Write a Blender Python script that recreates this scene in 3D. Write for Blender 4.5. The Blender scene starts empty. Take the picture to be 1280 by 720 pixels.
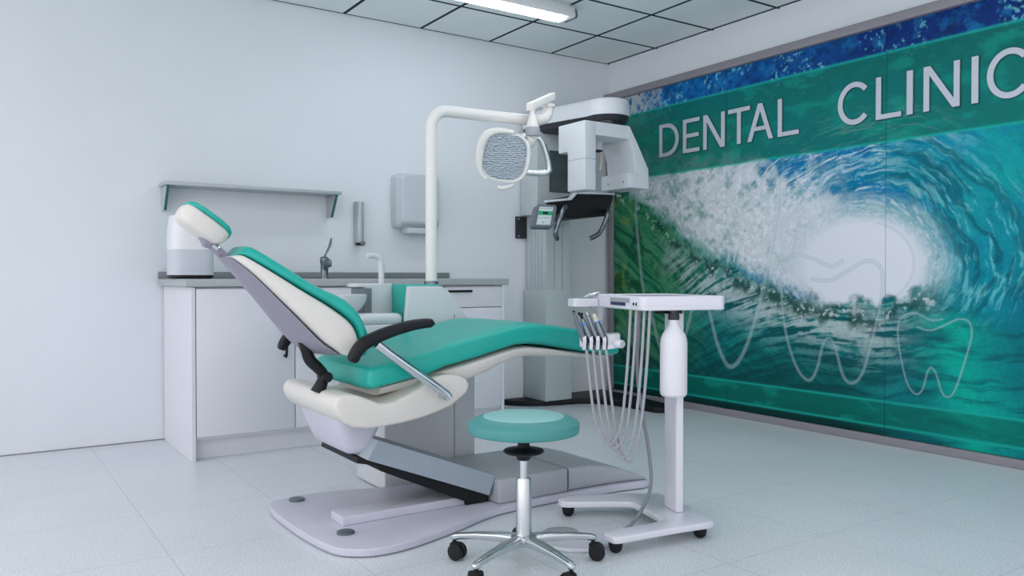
import bpy, bmesh, math, random
import numpy as np
from mathutils import Vector, Matrix

S = bpy.context.scene
COL = S.collection
PI = math.pi
random.seed(4)
ORG = {}

# ------------------------------------------------------------------ materials
def lin(h):
    h = h.lstrip('#')
    o = []
    for i in (0, 2, 4):
        c = int(h[i:i+2], 16) / 255
        o.append(c / 12.92 if c <= 0.04045 else ((c + 0.055) / 1.055) ** 2.4)
    return (o[0], o[1], o[2], 1)

def mat(name, col, rough=0.5, metal=0.0, spec=0.5, coat=0.0, var=0.03, scale=30, bump=0.0, emit=None, es=0, trans=0.0):
    m = bpy.data.materials.new(name)
    m.use_nodes = True
    nt = m.node_tree
    b = nt.nodes['Principled BSDF']
    c = lin(col)
    b.inputs['Base Color'].default_value = c
    b.inputs['Roughness'].default_value = rough
    b.inputs['Metallic'].default_value = metal
    b.inputs['Specular IOR Level'].default_value = spec
    b.inputs['Coat Weight'].default_value = coat
    b.inputs['Transmission Weight'].default_value = trans
    if emit:
        b.inputs['Emission Color'].default_value = lin(emit)
        b.inputs['Emission Strength'].default_value = es
    tc = nt.nodes.new('ShaderNodeTexCoord')
    if var > 0:
        n = nt.nodes.new('ShaderNodeTexNoise')
        n.inputs['Scale'].default_value = scale
        n.inputs['Detail'].default_value = 3
        nt.links.new(tc.outputs['Object'], n.inputs['Vector'])
        r = nt.nodes.new('ShaderNodeValToRGB')
        r.color_ramp.elements[0].position = 0.3
        r.color_ramp.elements[1].position = 0.7
        r.color_ramp.elements[0].color = tuple(x * (1 - var) for x in c[:3]) + (1,)
        r.color_ramp.elements[1].color = tuple(min(1, x * (1 + var)) for x in c[:3]) + (1,)
        nt.links.new(n.outputs['Fac'], r.inputs['Fac'])
        nt.links.new(r.outputs['Color'], b.inputs['Base Color'])
    if bump > 0:
        n2 = nt.nodes.new('ShaderNodeTexNoise')
        n2.inputs['Scale'].default_value = 400
        nt.links.new(tc.outputs['Object'], n2.inputs['Vector'])
        bp = nt.nodes.new('ShaderNodeBump')
        bp.inputs['Strength'].default_value = bump
        bp.inputs['Distance'].default_value = 0.002
        nt.links.new(n2.outputs['Fac'], bp.inputs['Height'])
        nt.links.new(bp.outputs['Normal'], b.inputs['Normal'])
    return m

def grid_lines(nt, axis_out, origin, pitch, half):
    """1 on lines spaced by pitch, else 0"""
    L = nt.links
    def math_(op, a, b=None):
        n = nt.nodes.new('ShaderNodeMath'); n.operation = op
        for i, v in enumerate((a, b)):
            if v is None: continue
            if isinstance(v, (int, float)): n.inputs[i].default_value = v
            else: L.new(v, n.inputs[i])
        return n.outputs[0]
    x = math_('SUBTRACT', axis_out, origin)
    x = math_('DIVIDE', x, pitch)
    x = math_('ADD', x, 0.5)
    x = math_('FRACT', x)
    x = math_('SUBTRACT', x, 0.5)
    x = math_('ABSOLUTE', x)
    return math_('LESS_THAN', x, half / pitch)

def tiled(name, c_tile, c_line, ox, px, oy, py, half, rough, speck=0.0, spec=0.5, var=0.03):
    m = bpy.data.materials.new(name); m.use_nodes = True
    nt = m.node_tree; b = nt.nodes['Principled BSDF']; L = nt.links
    tc = nt.nodes.new('ShaderNodeTexCoord')
    sx = nt.nodes.new('ShaderNodeSeparateXYZ'); L.new(tc.outputs['Object'], sx.inputs[0])
    gx = grid_lines(nt, sx.outputs[0], ox, px, half)
    gy = grid_lines(nt, sx.outputs[1], oy, py, half)
    mx = nt.nodes.new('ShaderNodeMath'); mx.operation = 'MAXIMUM'
    L.new(gx, mx.inputs[0]); L.new(gy, mx.inputs[1])
    n = nt.nodes.new('ShaderNodeTexNoise'); n.inputs['Scale'].default_value = 2.2; n.inputs['Detail'].default_value = 4
    L.new(tc.outputs['Object'], n.inputs['Vector'])
    r = nt.nodes.new('ShaderNodeValToRGB'); c = lin(c_tile)
    r.color_ramp.elements[0].position = .3; r.color_ramp.elements[1].position = .7
    r.color_ramp.elements[0].color = tuple(x * (1 - var) for x in c[:3]) + (1,)
    r.color_ramp.elements[1].color = tuple(min(1, x * (1 + var)) for x in c[:3]) + (1,)
    L.new(n.outputs['Fac'], r.inputs['Fac'])
    base = r.outputs['Color']
    if speck > 0:
        v = nt.nodes.new('ShaderNodeTexNoise'); v.inputs['Scale'].default_value = 130; v.inputs['Detail'].default_value = 2
        L.new(tc.outputs['Object'], v.inputs['Vector'])
        r2 = nt.nodes.new('ShaderNodeValToRGB')
        r2.color_ramp.elements[0].position = .36; r2.color_ramp.elements[1].position = .56
        r2.color_ramp.elements[0].color = (1 - speck, 1 - speck, 1 - speck * .9, 1)
        r2.color_ramp.elements[1].color = (1 + speck * .3, 1 + speck * .3, 1 + speck * .3, 1)
        L.new(v.outputs['Fac'], r2.inputs['Fac'])
        mm = nt.nodes.new('ShaderNodeMix'); mm.data_type = 'RGBA'; mm.blend_type = 'MULTIPLY'
        mm.inputs['Factor'].default_value = 1
        L.new(base, mm.inputs[6]); L.new(r2.outputs['Color'], mm.inputs[7])
        base = mm.outputs[2]
    mix = nt.nodes.new('ShaderNodeMix'); mix.data_type = 'RGBA'
    L.new(mx.outputs[0], mix.inputs['Factor']); L.new(base, mix.inputs[6])
    mix.inputs[7].default_value = lin(c_line)
    L.new(mix.outputs[2], b.inputs['Base Color'])
    b.inputs['Roughness'].default_value = rough
    b.inputs['Specular IOR Level'].default_value = spec
    return m

M = {}
M['wall'] = mat('wall_paint', '#e2e8ec', .75, var=.012, scale=3, spec=.2)
M['floor'] = tiled('floor_vinyl', '#d8dee1', '#bcc6cd', .545, .49, 2.84, .54, .0020, .30, .16, .5)
M['ceiling'] = tiled('ceiling_tile', '#eaf1f2', '#2c3a44', 4.173, .545, 4.877, .535, .0115, .9, 0, .1)
M['alu'] = mat('frame_grey', '#8d8a90', .45, var=.03)
M['cab'] = mat('cabinet_laminate', '#dddfe5', .45, var=.012, scale=8)
M['worktop'] = mat('worktop_grey', '#a9b0b1', .35, var=.05, scale=60)
M['splash'] = mat('splash_grey', '#7d8688', .35, var=.05, scale=60)
M['steel'] = mat('shelf_metal', '#b4bbc0', .35, metal=.3)
M['glass_edge'] = mat('green_glass', '#2c6f68', .12, var=.06)
M['white'] = mat('white_enamel', '#e6e8ea', .3, var=.012, coat=.2)
M['white_b'] = mat('white_plastic', '#dcdde5', .28, var=.01, coat=.3)
M['disp'] = mat('dispenser_grey', '#c2cbd1', .45, var=.012)
M['unit'] = mat('unit_white', '#d0d5d8', .35, var=.012, coat=.1)
M['warmwhite'] = mat('lamp_white', '#e9e8e3', .35, var=.012)
M['cream'] = mat('cream_shell', '#dcd9d2', .45, var=.012)
M['teal'] = mat('teal_vinyl', '#12a99b', .36, var=.03, scale=14, bump=.05)
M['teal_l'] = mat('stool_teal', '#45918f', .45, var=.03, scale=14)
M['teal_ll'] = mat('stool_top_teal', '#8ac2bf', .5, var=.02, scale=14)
M['chairgrey'] = mat('chair_grey', '#8e8c9b', .42, var=.02)
M['plate'] = mat('base_grey', '#c6c7d3', .42, var=.03, scale=10)
M['cover'] = mat('cover_grey', '#a8adb3', .4, var=.02)
M['lift'] = mat('lift_grey', '#9aa6b0', .45, var=.02)
M['black'] = mat('black_plastic', '#0d1013', .5, spec=.35, var=.1)
M['blackr'] = mat('black_rubber', '#14171a', .45, spec=.3, var=.1, bump=.05)
M['dark'] = mat('dark_panel', '#22282c', .4, var=.1)
M['chrome'] = mat('chrome', '#d5dadd', .12, metal=1, var=.02)
M['alu_pol'] = mat('polished_aluminium', '#cfd3d5', .24, metal=1, var=.03)
M['pewter'] = mat('dark_chrome', '#7c868c', .3, metal=1, var=.05)
M['hose'] = mat('hose_grey', '#a2a4ab', .45, var=.03)
M['hosed'] = mat('cable_grey', '#7d828a', .45, var=.03)
M['xray'] = mat('xray_white', '#d9dee2', .42, var=.012)
M['xray_col'] = mat('xray_column', '#bfc9cb', .45, var=.015)
M['panelgrey'] = mat('panel_grey', '#667079', .4, var=.04)
M['lcd'] = mat('panel_green', '#1fa878', .3, var=.05)
M['keypad'] = mat('keypad_pale', '#cdd8da', .4, var=.03)
M['smoke'] = mat('smoked_window', '#4d5759', .15, var=.12, scale=8)
M['letter'] = mat('letter_silver', '#c2c8d2', .4, var=.015)
M['outline'] = mat('letter_outline', '#17524f', .5)
M['navy'] = mat('navy_keys', '#15165a', .35, var=.1)
M['bluering'] = mat('blue_ring', '#2f7fd6', .35)
M['bone'] = mat('ivory_tip', '#cfc9b4', .4)
M['emit'] = mat('diffuser', '#ffffff', .5, var=0, emit='#f4f8ff', es=18)
M['grille'] = mat('purifier_fabric', '#c9cfd6', .7, var=.10, scale=900)
M['bottle'] = mat('bottle_white', '#dfe0e5', .3, var=.01, coat=.3)

def reflector_mat():
    m = bpy.data.materials.new('faceted_reflector'); m.use_nodes = True
    nt = m.node_tree; b = nt.nodes['Principled BSDF']
    b.inputs['Base Color'].default_value = lin('#a2abb4'); b.inputs['Metallic'].default_value = .9
    b.inputs['Roughness'].default_value = .34
    tc = nt.nodes.new('ShaderNodeTexCoord')
    v = nt.nodes.new('ShaderNodeTexVoronoi'); v.inputs['Scale'].default_value = 105
    v.inputs['Randomness'].default_value = .5
    nt.links.new(tc.outputs['Object'], v.inputs['Vector'])
    bp = nt.nodes.new('ShaderNodeBump'); bp.inputs['Strength'].default_value = .7; bp.inputs['Distance'].default_value = .005
    nt.links.new(v.outputs['Distance'], bp.inputs['Height'])
    nt.links.new(bp.outputs['Normal'], b.inputs['Normal'])
    return m
M['reflector'] = reflector_mat()

# ------------------------------------------------------------------ helpers
def obj(name, bm, m, parent=None, bevel=0, seg=3, ang=35, sub=0, label=None, origin=None):
    bmesh.ops.remove_doubles(bm, verts=bm.verts, dist=1e-6)
    bmesh.ops.recalc_face_normals(bm, faces=bm.faces)
    if bevel > 0:
        ed = [e for e in bm.edges if len(e.link_faces) == 2 and e.calc_face_angle(0) > math.radians(28)]
        bmesh.ops.bevel(bm, geom=ed, offset=bevel, offset_type='OFFSET', segments=seg, profile=.5, affect='EDGES', clamp_overlap=True)
    me = bpy.data.meshes.new(name); bm.to_mesh(me); bm.free()
    me.materials.append(m)
    me.polygons.foreach_set('use_smooth', [True] * len(me.polygons))
    if sub == 0:
        me.set_sharp_from_angle(angle=math.radians(ang))
    o = bpy.data.objects.new(name, me); COL.objects.link(o)
    if parent is not None:
        off = ORG[parent.name]; ORG[o.name] = off; o.parent = parent
    else:
        if origin is None:
            cs = np.array([v.co[:] for v in me.vertices]); lo = cs.min(0); hi = cs.max(0)
            origin = Vector(((lo[0]+hi[0])/2, (lo[1]+hi[1])/2, lo[2]))
        off = Vector(origin); o.location = off; ORG[o.name] = off
    me.transform(Matrix.Translation(-off))
    if sub:
        md = o.modifiers.new('subsurf', 'SUBSURF'); md.levels = sub; md.render_levels = sub
    if label: o['label'] = label
    return o

def thing(name, label, cat, loc=(0, 0, 0), group=None):
    o = bpy.data.objects.new(name, None); o.empty_display_size = .1; COL.objects.link(o); o.location = loc
    ORG[o.name] = Vector(loc); o['label'] = label; o['category'] = cat
    if group: o['group'] = group
    return o

def tag(o, label, cat, group=None):
    o['label'] = label; o['category'] = cat
    if group: o['group'] = group
    return o

def struct(name, bm, m, **k):
    o = obj(name, bm, m, origin=(0, 0, 0), **k); o['kind'] = 'structure'; return o

def B(): return bmesh.new()

def box(bm, x0, x1, y0, y1, z0, z1):
    vs = [bm.verts.new((x, y, z)) for x in (x0, x1) for y in (y0, y1) for z in (z0, z1)]
    for f in ((0,1,3,2),(4,6,7,5),(0,4,5,1),(2,3,7,6),(0,2,6,4),(1,5,7,3)):
        bm.faces.new([vs[i] for i in f])
    return bm

def obox(bm, O, U, V, W):
    """box from corner O along vectors"""
    O, U, V, W = map(Vector, (O, U, V, W))
    vs = [bm.verts.new(O + U*a + V*b + W*c) for a in (0,1) for b in (0,1) for c in (0,1)]
    for f in ((0,1,3,2),(4,6,7,5),(0,4,5,1),(2,3,7,6),(0,2,6,4),(1,5,7,3)):
        bm.faces.new([vs[i] for i in f])
    return bm

def prism(bm, pts, axis, a, b, off2=None):
    """extrude a 2D polygon along an axis: 'y' -> pts (x,z); 'x' -> (y,z); 'z' -> (x,y)"""
    def p3(p, t):
        if axis == 'y': return (p[0], t, p[1])
        if axis == 'x': return (t, p[0], p[1])
        return (p[0], p[1], t)
    A = [bm.verts.new(p3(p, a)) for p in pts]
    Bv = [bm.verts.new(p3(p, b)) for p in (off2 or pts)]
    bm.faces.new(A); bm.faces.new(Bv)
    n = len(pts)
    for i in range(n):
        bm.faces.new((A[i], A[(i+1) % n], Bv[(i+1) % n], Bv[i]))
    return bm

def smooth(pts, n=6, closed=False):
    P = [Vector(p) for p in pts]; out = []
    N = len(P)
    for i in range(N if closed else N - 1):
        if closed:
            p0, p1, p2, p3 = P[i-1], P[i], P[(i+1) % N], P[(i+2) % N]
        else:
            p0 = P[i-1] if i > 0 else P[0]*2 - P[1]
            p1, p2 = P[i], P[i+1]
            p3 = P[i+2] if i + 2 < N else P[-1]*2 - P[-2]
        for k in range(n):
            t = k / n
            out.append(.5*((2*p1) + (p2-p0)*t + (2*p0-5*p1+4*p2-p3)*t*t + (3*p1-p0-3*p2+p3)*t**3))
    if not closed: out.append(P[-1])
    return out

def loft(bm, rings, cap=True):
    R = [[bm.verts.new(p) for p in r] for r in rings]
    n = len(R[0])
    for i in range(len(R) - 1):
        for j in range(n):
            bm.faces.new((R[i][j], R[i][(j+1) % n], R[i+1][(j+1) % n], R[i+1][j]))
    if cap:
        bm.faces.new(R[0][::-1]); bm.faces.new(R[-1])
    return bm

def tube(bm, pts, r, seg=12, n=0, rs=None, sq=None):
    P = smooth(pts, n) if n else [Vector(p) for p in pts]
    N = len(P)
    T = []
    for i in range(N):
        T.append((P[min(i+1, N-1)] - P[max(i-1, 0)]).normalized())
    up = Vector((0, 0, 1)) if abs(T[0].z) < .9 else Vector((1, 0, 0))
    X = T[0].cross(up).normalized()
    rings = []
    for i in range(N):
        X = (X - T[i]*X.dot(T[i])).normalized(); Y = T[i].cross(X)
        if rs is None: ri = r
        elif callable(rs): ri = rs(i / (N-1))
        else:
            f = i / (N-1) * (len(rs)-1); k = min(int(f), len(rs)-2); ri = rs[k] + (rs[k+1]-rs[k])*(f-k)
        a, b = (ri, ri) if sq is None else (ri*sq[0], ri*sq[1])
        rings.append([P[i] + X*math.cos(2*PI*j/seg)*a + Y*math.sin(2*PI*j/seg)*b for j in range(seg)])
    return loft(bm, rings)

def lathe(bm, prof, c, axis=(0, 0, 1), seg=32):
    """prof: (radius, height) from c along axis"""
    c = Vector(c); W = Vector(axis).normalized()
    X = W.cross(Vector((0, 0, 1)) if abs(W.z) < .9 else Vector((1, 0, 0))).normalized(); Y = W.cross(X)
    rings = []
    for r, h in prof:
        r = max(r, 1e-4)
        rings.append([c + W*h + X*math.cos(2*PI*j/seg)*r + Y*math.sin(2*PI*j/seg)*r for j in range(seg)])
    return loft(bm, rings)

def sring(c, U, V, n=4.0, m=28, k=0.0):
    """superellipse ring; k narrows the width towards -V"""
    c, U, V = Vector(c), Vector(U), Vector(V); out = []
    for j in range(m):
        t = 2*PI*(j+.5)/m
        a = math.copysign(abs(math.cos(t))**(2/n), math.cos(t)); b = math.copysign(abs(math.sin(t))**(2/n), math.sin(t))
        out.append(c + U*a*(1 + k*(b-1)/2) + V*b)
    return out

def rrect(x0, x1, y0, y1, r, n=5):
    pts = []
    for cx, cy, a0 in ((x1-r, y1-r, 0), (x0+r, y1-r, 90), (x0+r, y0+r, 180), (x1-r, y0+r, 270)):
        for i in range(n+1):
            a = math.radians(a0 + 90*i/n); pts.append((cx + r*math.cos(a), cy + r*math.sin(a)))
    return pts

# ------------------------------------------------------------------ room shell
XW, YW, ZC = 4.20, 4.88, 2.585
struct('floor', box(B(), -3.2, XW+.1, -3.0, YW+.1, -.1, 0), M['floor'])
struct('ceiling', box(B(), -.9, XW+.1, -.7, YW+.1, ZC, ZC+.1), M['ceiling'])
struct('wall_back', box(B(), -3.2, XW, YW, YW+.1, 0, ZC), M['wall'])
struct('wall_right', box(B(), XW, XW+.1, -3.0, YW+.1, 0, ZC), M['wall'])
struct('trim_1', box(B(), 4.135, XW, .1, YW-.001, 2.283, 2.335), M['alu'], bevel=.003)  # grey bar, its tone imitates the shaded underside of the wall above
struct('trim_2', box(B(), 4.15, XW, 4.785, 4.835, .05, 2.283), M['alu'], bevel=.003)
struct('trim_3', box(B(), 4.15, XW, .1, 4.835, 0, .045), M['alu'], bevel=.003)
struct('baseboard_back', box(B(), -3.2, XW, YW-.004, YW, 0, .006), M['alu'])

# ceiling lamps
def ceiling_lamp(x0, x1, y0, y1, label):
    t = thing('ceiling_light', label, 'ceiling light', ((x0+x1)/2, (y0+y1)/2, ZC-.09), 'linear ceiling lights')
    yc = (y0+y1)/2
    bm = B(); prism(bm, [(y0, ZC-.075), (y0+.012, ZC-.085), (y1-.012, ZC-.085), (y1, ZC-.075), (y1-.01, ZC-.03), (yc+.03, ZC), (yc-.03, ZC), (y0+.01, ZC-.03)], 'x', x0, x1)
    obj('housing', bm, M['white'], t, bevel=.003)
    bm = B(); prism(bm, rrect(x0+.05, x1-.05, y0+.022, y1-.022, .012), 'z', ZC-.098, ZC-.083)
    obj('diffuser', bm, M['emit'], t)
    for xe in (x0-.018, x1):
        bm = B(); prism(bm, [(y0, ZC-.075), (y0+.012, ZC-.087), (y1-.012, ZC-.087), (y1, ZC-.075), (y1-.01, ZC-.03), (y0+.01, ZC-.03)], 'x', xe, xe+.018)
        obj('end_cap', bm, M['pewter'], t, bevel=.003)
ceiling_lamp(1.86, 3.09, 3.90, 4.03, 'long white linear ceiling light above the dental lamp, near the mural')
ceiling_lamp(1.86, 3.09, 2.65, 2.78, 'added, unseen long white linear ceiling light between the dental lamp and the front of the room')  # unseen lamp, added to brighten the wall strip above the mural
ceiling_lamp(1.86, 3.09, 1.4, 1.53, 'added, unseen long white linear ceiling light above the front of the room')  # out of view, extra lamp put in for more light
ceiling_lamp(-.6, .63, 1.4, 1.53, 'added, unseen long white linear ceiling light towards the bare left side of the room')  # also unseen, an extra lamp added for general light

# ------------------------------------------------------------------ mural
def hash2(ix, iy, seed):
    n = (ix.astype(np.int64)*374761393 + iy.astype(np.int64)*668265263 + seed*1442695041) & 0x7fffffff
    n = ((n ^ (n >> 13))*1274126177) & 0x7fffffff
    n = (n ^ (n >> 16)) & 0x7fffffff
    return (n & 0xffff)/65535.0
def vnoise(x, y, seed=0):
    ix, iy = np.floor(x), np.floor(y); fx, fy = x-ix, y-iy
    fx = fx*fx*(3-2*fx); fy = fy*fy*(3-2*fy)
    a, b = hash2(ix, iy, seed), hash2(ix+1, iy, seed); c, d = hash2(ix, iy+1, seed), hash2(ix+1, iy+1, seed)
    return (a*(1-fx)+b*fx)*(1-fy) + (c*(1-fx)+d*fx)*fy
def fbm(x, y, o=5, seed=0, g=.55):
    t = 0; a = 1; s = 0
    for i in range(o):
        t = t + a*vnoise(x, y, seed+i*17); s += a; a *= g; x, y = x*2.03+3.1, y*2.03+7.7
    return t/s
def ss(a, b, x):
    t = np.clip((x-a)/(b-a), 0, 1); return t*t*(3-2*t)
def mixc(c, col, f):
    col = np.array(col if not isinstance(col, str) else lin(col)[:3])
    return c + (col - c)*f[:, None]
def poly_dist(px, pz, pts):
    d = np.full(px.shape, 9.0)
    P = [tuple(p) for p in smooth([(a, b, 0) for a, b in pts], 5)]
    for (ax, az, _), (bx, bz, _) in zip(P[:-1], P[1:]):
        vx, vz = bx-ax, bz-az; L = vx*vx+vz*vz+1e-12
        t = np.clip(((px-ax)*vx+(pz-az)*vz)/L, 0, 1)
        d = np.minimum(d, np.hypot(px-ax-t*vx, pz-az-t*vz))
    return d
T1 = [(4.09,1.640),(4.25,1.61),(4.38,1.645),(4.48,1.62),(4.52,1.553),(4.537,1.422),(4.528,1.314),(4.457,.835),(4.358,.63),(4.287,.424),(4.174,.311),(4.08,.387),(4.015,.544),(3.96,.702),(3.901,.775),(3.85,.754),(3.803,.674),(3.728,.452),(3.624,.324),(3.506,.442),(3.393,.735),(3.314,1.048),(3.273,1.246),(3.255,1.354),(3.253,1.517),(3.305,1.627),(3.435,1.652),(3.597,1.617),(3.70,1.54),(3.824,1.46),(3.93,1.42),(4.03,1.43),(4.10,1.47),(4.139,1.53)]
T2 = [(2.805,1.007),(2.85,.985),(2.896,.983),(3.018,1.032),(3.116,1.049),(3.206,1.002),(3.223,.849),(3.192,.589),(3.112,.375),(3.025,.299),(2.97,.369),(2.928,.519),(2.891,.559),(2.848,.515),(2.801,.362),(2.745,.313),(2.676,.374),(2.614,.58),(2.563,.799),(2.559,.936),(2.595,.993),(2.67,1.003),(2.779,.945),(2.895,.895),(3.003,.904)]
T3 = [(2.228,.699),(2.29,.693),(2.359,.723),(2.421,.717),(2.463,.668),(2.462,.551),(2.418,.363),(2.369,.298),(2.33,.324),(2.301,.424),(2.28,.443),(2.255,.408),(2.225,.32),(2.188,.304),(2.154,.357),(2.109,.503),(2.079,.63),(2.095,.693),(2.147,.703),(2.219,.667),(2.294,.638),(2.357,.652)]

def art(y, z):
    s = 4.80 - y
    w1 = fbm(s*2.2, z*2.2, 4, 5)-.5; w2 = fbm(s*2.2+9, z*2.2+4, 4, 9)-.5
    f1 = fbm(s*14, z*14, 5, 21); f2 = fbm(s*40, z*40, 4, 33)
    # polar frame about the eye of the wave
    dx, dz = s-2.12+w1*.10, (z-1.02+w2*.10)*1.25
    rho = np.hypot(dx, dz); th = np.arctan2(dz, dx)
    arcs = fbm(rho*26 + w1*6, th*2.2+w2*3, 5, 41, .6)
    fine = fbm(rho*70 + w2*9, th*6, 4, 51, .6)
    c = np.zeros((len(s), 3)) + np.array(lin('#0083a8')[:3])
    c = mixc(c, '#5fa391', ss(1.7, .9, s))
    # upper water: turquoise to blue with height and to the right
    c = mixc(c, '#0a78b4', ss(.45, .62, fbm(s*2.5, z*6, 4, 61))*.55*ss(1.0, 1.5, s))
    c = mixc(c, '#17a9c9', ss(.5, .75, arcs)*.8*ss(.8, 1.4, s))
    c = mixc(c, '#075a80', ss(.52, .70, fine)*.4)
    # right side: teal water
    rt = ss(2.55, 3.0, s + w1*.4)
    c = mixc(c, '#008f98', rt*.75)
    c = mixc(c, '#06b3a4', rt*ss(.45, .7, fbm(s*2.2+3, z*1.4, 4, 71))*.75)
    c = mixc(c, '#06507e', ss(2.55, 3.1, s)*ss(1.15, .8, z)*.7*ss(.3, .6, fbm(s*2, z*2, 4, 77)))
    # top strip deep blue
    top = ss(1.9, 2.1, z)
    deep = mixc(c*0 + np.array(lin('#0b6fb4')[:3]), '#0a3a80', ss(.8, 2.2, s + w1))
    deep = mixc(deep, '#1f86bf', ss(.50, .72, f1)*.6)
    deep = mixc(deep, '#052a5c', ss(.50, .34, fbm(s*30, z*30, 4, 83))*.5)
    deep = mixc(deep, '#7fd0dc', ss(.60, .72, fbm(s*60, z*60, 3, 81))*ss(.48, .62, fbm(s*7, z*7, 3, 85))*.75)
    deep = mixc(deep, '#b4c3c6', ss(.62, .25, s + (f1-.5)*.6)*ss(.35, .6, f2+.08))
    c = c + (deep-c)*top[:, None]
    # white arcs over the eye
    ringw = ss(.95, .40, rho)*(1-top)
    c = mixc(c, '#cfd8dc', ss(.56, .70, arcs)*ringw*ss(2.75, 2.45, s)*1.0)
    rid = 1-np.abs(2*fbm(rho*17+w1*3, th*1.7+w2, 5, 91, .55)-1)
    c = mixc(c, '#dfe6e8', ss(.90, .97, rid)*ss(.35, .55, fbm(rho*9, th*2.5, 4, 95))*ss(.5, .6, rho)*ss(1.15, .95, rho)*ss(2.72, 2.45, s)*(th > .1)*.85*(1-top))
    rid2 = 1-np.abs(2*fbm(rho*40+w1*5, th*4+w2*2, 4, 97, .55)-1)
    c = mixc(c, '#9fdbe0', ss(.86, .97, rid2)*ss(.45, .6, rho)*ss(1.3, .9, rho)*ss(2.85, 2.5, s)*(th > -.6)*ss(.4, .6, f1)*.6*(1-top))
    # foam sheet on the left
    lineB = np.interp(s, [-.1, .22, .83, 1.12, 1.39, 1.82, 2.22, 2.6], [1.66, 1.50, 1.17, 1.02, .91, .80, .76, .9])
    above = z - lineB + (f1-.5)*.16 + w1*.12
    topl = np.interp(s, [0, .9, 1.3, 1.6, 2.0, 2.4], [1.80, 1.74, 1.66, 1.57, 1.46, 1.36])
    foam = ss(0, .10, above)*ss(.12, -.14, z - topl + (f1-.5)*.5)*ss(2.15, 1.7, s)*(1-top)
    fc = mixc(np.zeros((len(s), 3)) + np.array(lin('#d6dde2')[:3]), '#8fb3ae', ss(.52, .70, f1)*.6)
    fc = mixc(fc, '#4f9b8a', ss(.56, .75, fbm(s*9, z*12, 5, 101))*ss(1.6, .6, s)*.75)
    fc = mixc(fc, '#5fb4c4', ss(.50, .66, fine)*ss(1.2, 1.9, s)*ss(1.25, 1.40, z)*.8)
    fc = mixc(fc, '#e2e6ea', ss(.5, .72, f2)*.7)
    c = c + (fc-c)*foam[:, None]
    # the eye: white core, pale ring, teal lip
    core = np.hypot((s-2.09+w1*.03)/.43, (z-.99+w2*.03)/.285)
    c = mixc(c, '#8dbcc2', ss(1.50, 1.10, core + (arcs-.5)*.6)*.85*ss(1.85, 2.15, s))
    c = mixc(c, '#d6dde2', ss(1.75, 1.1, core + (f1-.5)*.9)*ss(2.15, 1.8, s)*ss(.80, .90, z))
    c = mixc(c, '#c3d5da', ss(.50, .66, fine)*ss(1.5, 1.2, core)*.8)
    c = mixc(c, '#d9dfe5', ss(1.12, .82, core + (fine-.5)*.40))
    c = mixc(c, '#e3e7ee', ss(.95, .72, core))
    lip = np.exp(-((np.hypot((s-2.12)/.30, (z-.99)/.235)-1)/.025)**2)*(s > 2.2)
    c = mixc(c, '#7f9aa2', lip*.2)
    # swirl to the right of the eye
    sw = ss(.42, .56, rho)*ss(1.05, .70, rho)*(s > 2.1)
    sw = sw*ss(2.1, 2.4, s)*(1-top)
    c = mixc(c, '#0798a0', sw*.65)
    c = mixc(c, '#73c9cd', ss(.56, .70, fine)*sw*.75)
    c = mixc(c, '#04606f', ss(.52, .40, arcs)*sw*.7)
    # below the foam line
    below = ss(.03, -.03, above)*(1-top)*ss(2.75, 2.35, s + (z-.8)*.3)
    flow = fbm((s + z*.9)*5 , (z + s*.62)*26 + w1*5, 5, 111, .6)
    flow2 = fbm(s*4 + w1, (z - .25*(s-2.0)**2*np.sign(2.0-s)*-1)*44 + w2*4, 5, 121, .6)
    lo = np.zeros((len(s), 3)) + np.array(lin('#2f8a63')[:3])
    lo = mixc(lo, '#5f9d78', ss(.45, .7, flow)*.8)
    lo = mixc(lo, '#0c5a48', ss(.50, .36, flow)*.85)
    lo = mixc(lo, '#87a548', ss(.55, .75, f1)*ss(.45, .1, s)*.7)
    lo = mixc(lo, '#0a4f36', ss(.52, .68, fbm(s*7, z*7, 4, 131))*ss(.9, .3, s)*.75)
    mid = ss(.65, 1.25, s + (1.1-z)*.25)
    lm = np.zeros((len(s), 3)) + np.array(lin('#067f80')[:3])
    lm = mixc(lm, '#0e5a60', ss(.52, .36, flow2)*.85)
    lm = mixc(lm, '#1a9b95', ss(.5, .7, flow2)*.7)
    lo = lo + (lm-lo)*mid[:, None]
    # pale streaks running under the lip
    band = np.exp(-((z - np.interp(s, [.4, .9, 1.4, 1.9, 2.3, 2.7], [1.18, .90, .74, .63, .60, .62]))/.15)**2)
    lo = mixc(lo, '#bccdcd', band*ss(.40, .56, flow2*.65+f1*.35)*ss(.35, .9, s)*ss(2.75, 2.3, s)*.9)
    lip2 = np.exp(-((above+.06)/.06)**2)
    lo = mixc(lo, '#045048', lip2*ss(.40, .60, f1)*ss(.2, .7, s)*.9)
    lo = mixc(lo, '#d5dcdd', ss(.62, .74, f2)*lip2*.8)
    # deep bottom
    dk = ss(.62, .22, z + (flow-.5)*.35)*ss(2.35, 1.9, s)
    lo = mixc(lo, '#04514f', dk*.85)
    lo = mixc(lo, '#033532', ss(.20, .05, z)*.8)
    c = c + (lo-c)*below[:, None]
    # bright teal glow in the water bottom right
    gl = np.exp(-((s-2.66-(.5-z)*.28+w1*.35)/.17)**2)*ss(.80, .62, z)*(1-top)
    lowr = ss(2.15, 2.5, s)*ss(.78, .62, z)
    flow3 = fbm(s*4, z*30+w1*4, 4, 141)
    c = mixc(c, '#057a80', lowr*.8)
    c = mixc(c, '#0b5560', lowr*ss(.5, .34, flow3)*.6)
    c = mixc(c, '#065a70', ss(2.85, 3.15, s + w1*.3)*ss(.95, .70, z)*.75)
    c = mixc(c, '#05b9a4', np.clip(gl, 0, 1)*.85*ss(.25, .6, flow3+.1))
    # grain of the photograph print
    gr = (.5*f2 + .5*vnoise(s*150, z*150, 161)) - .5
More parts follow.
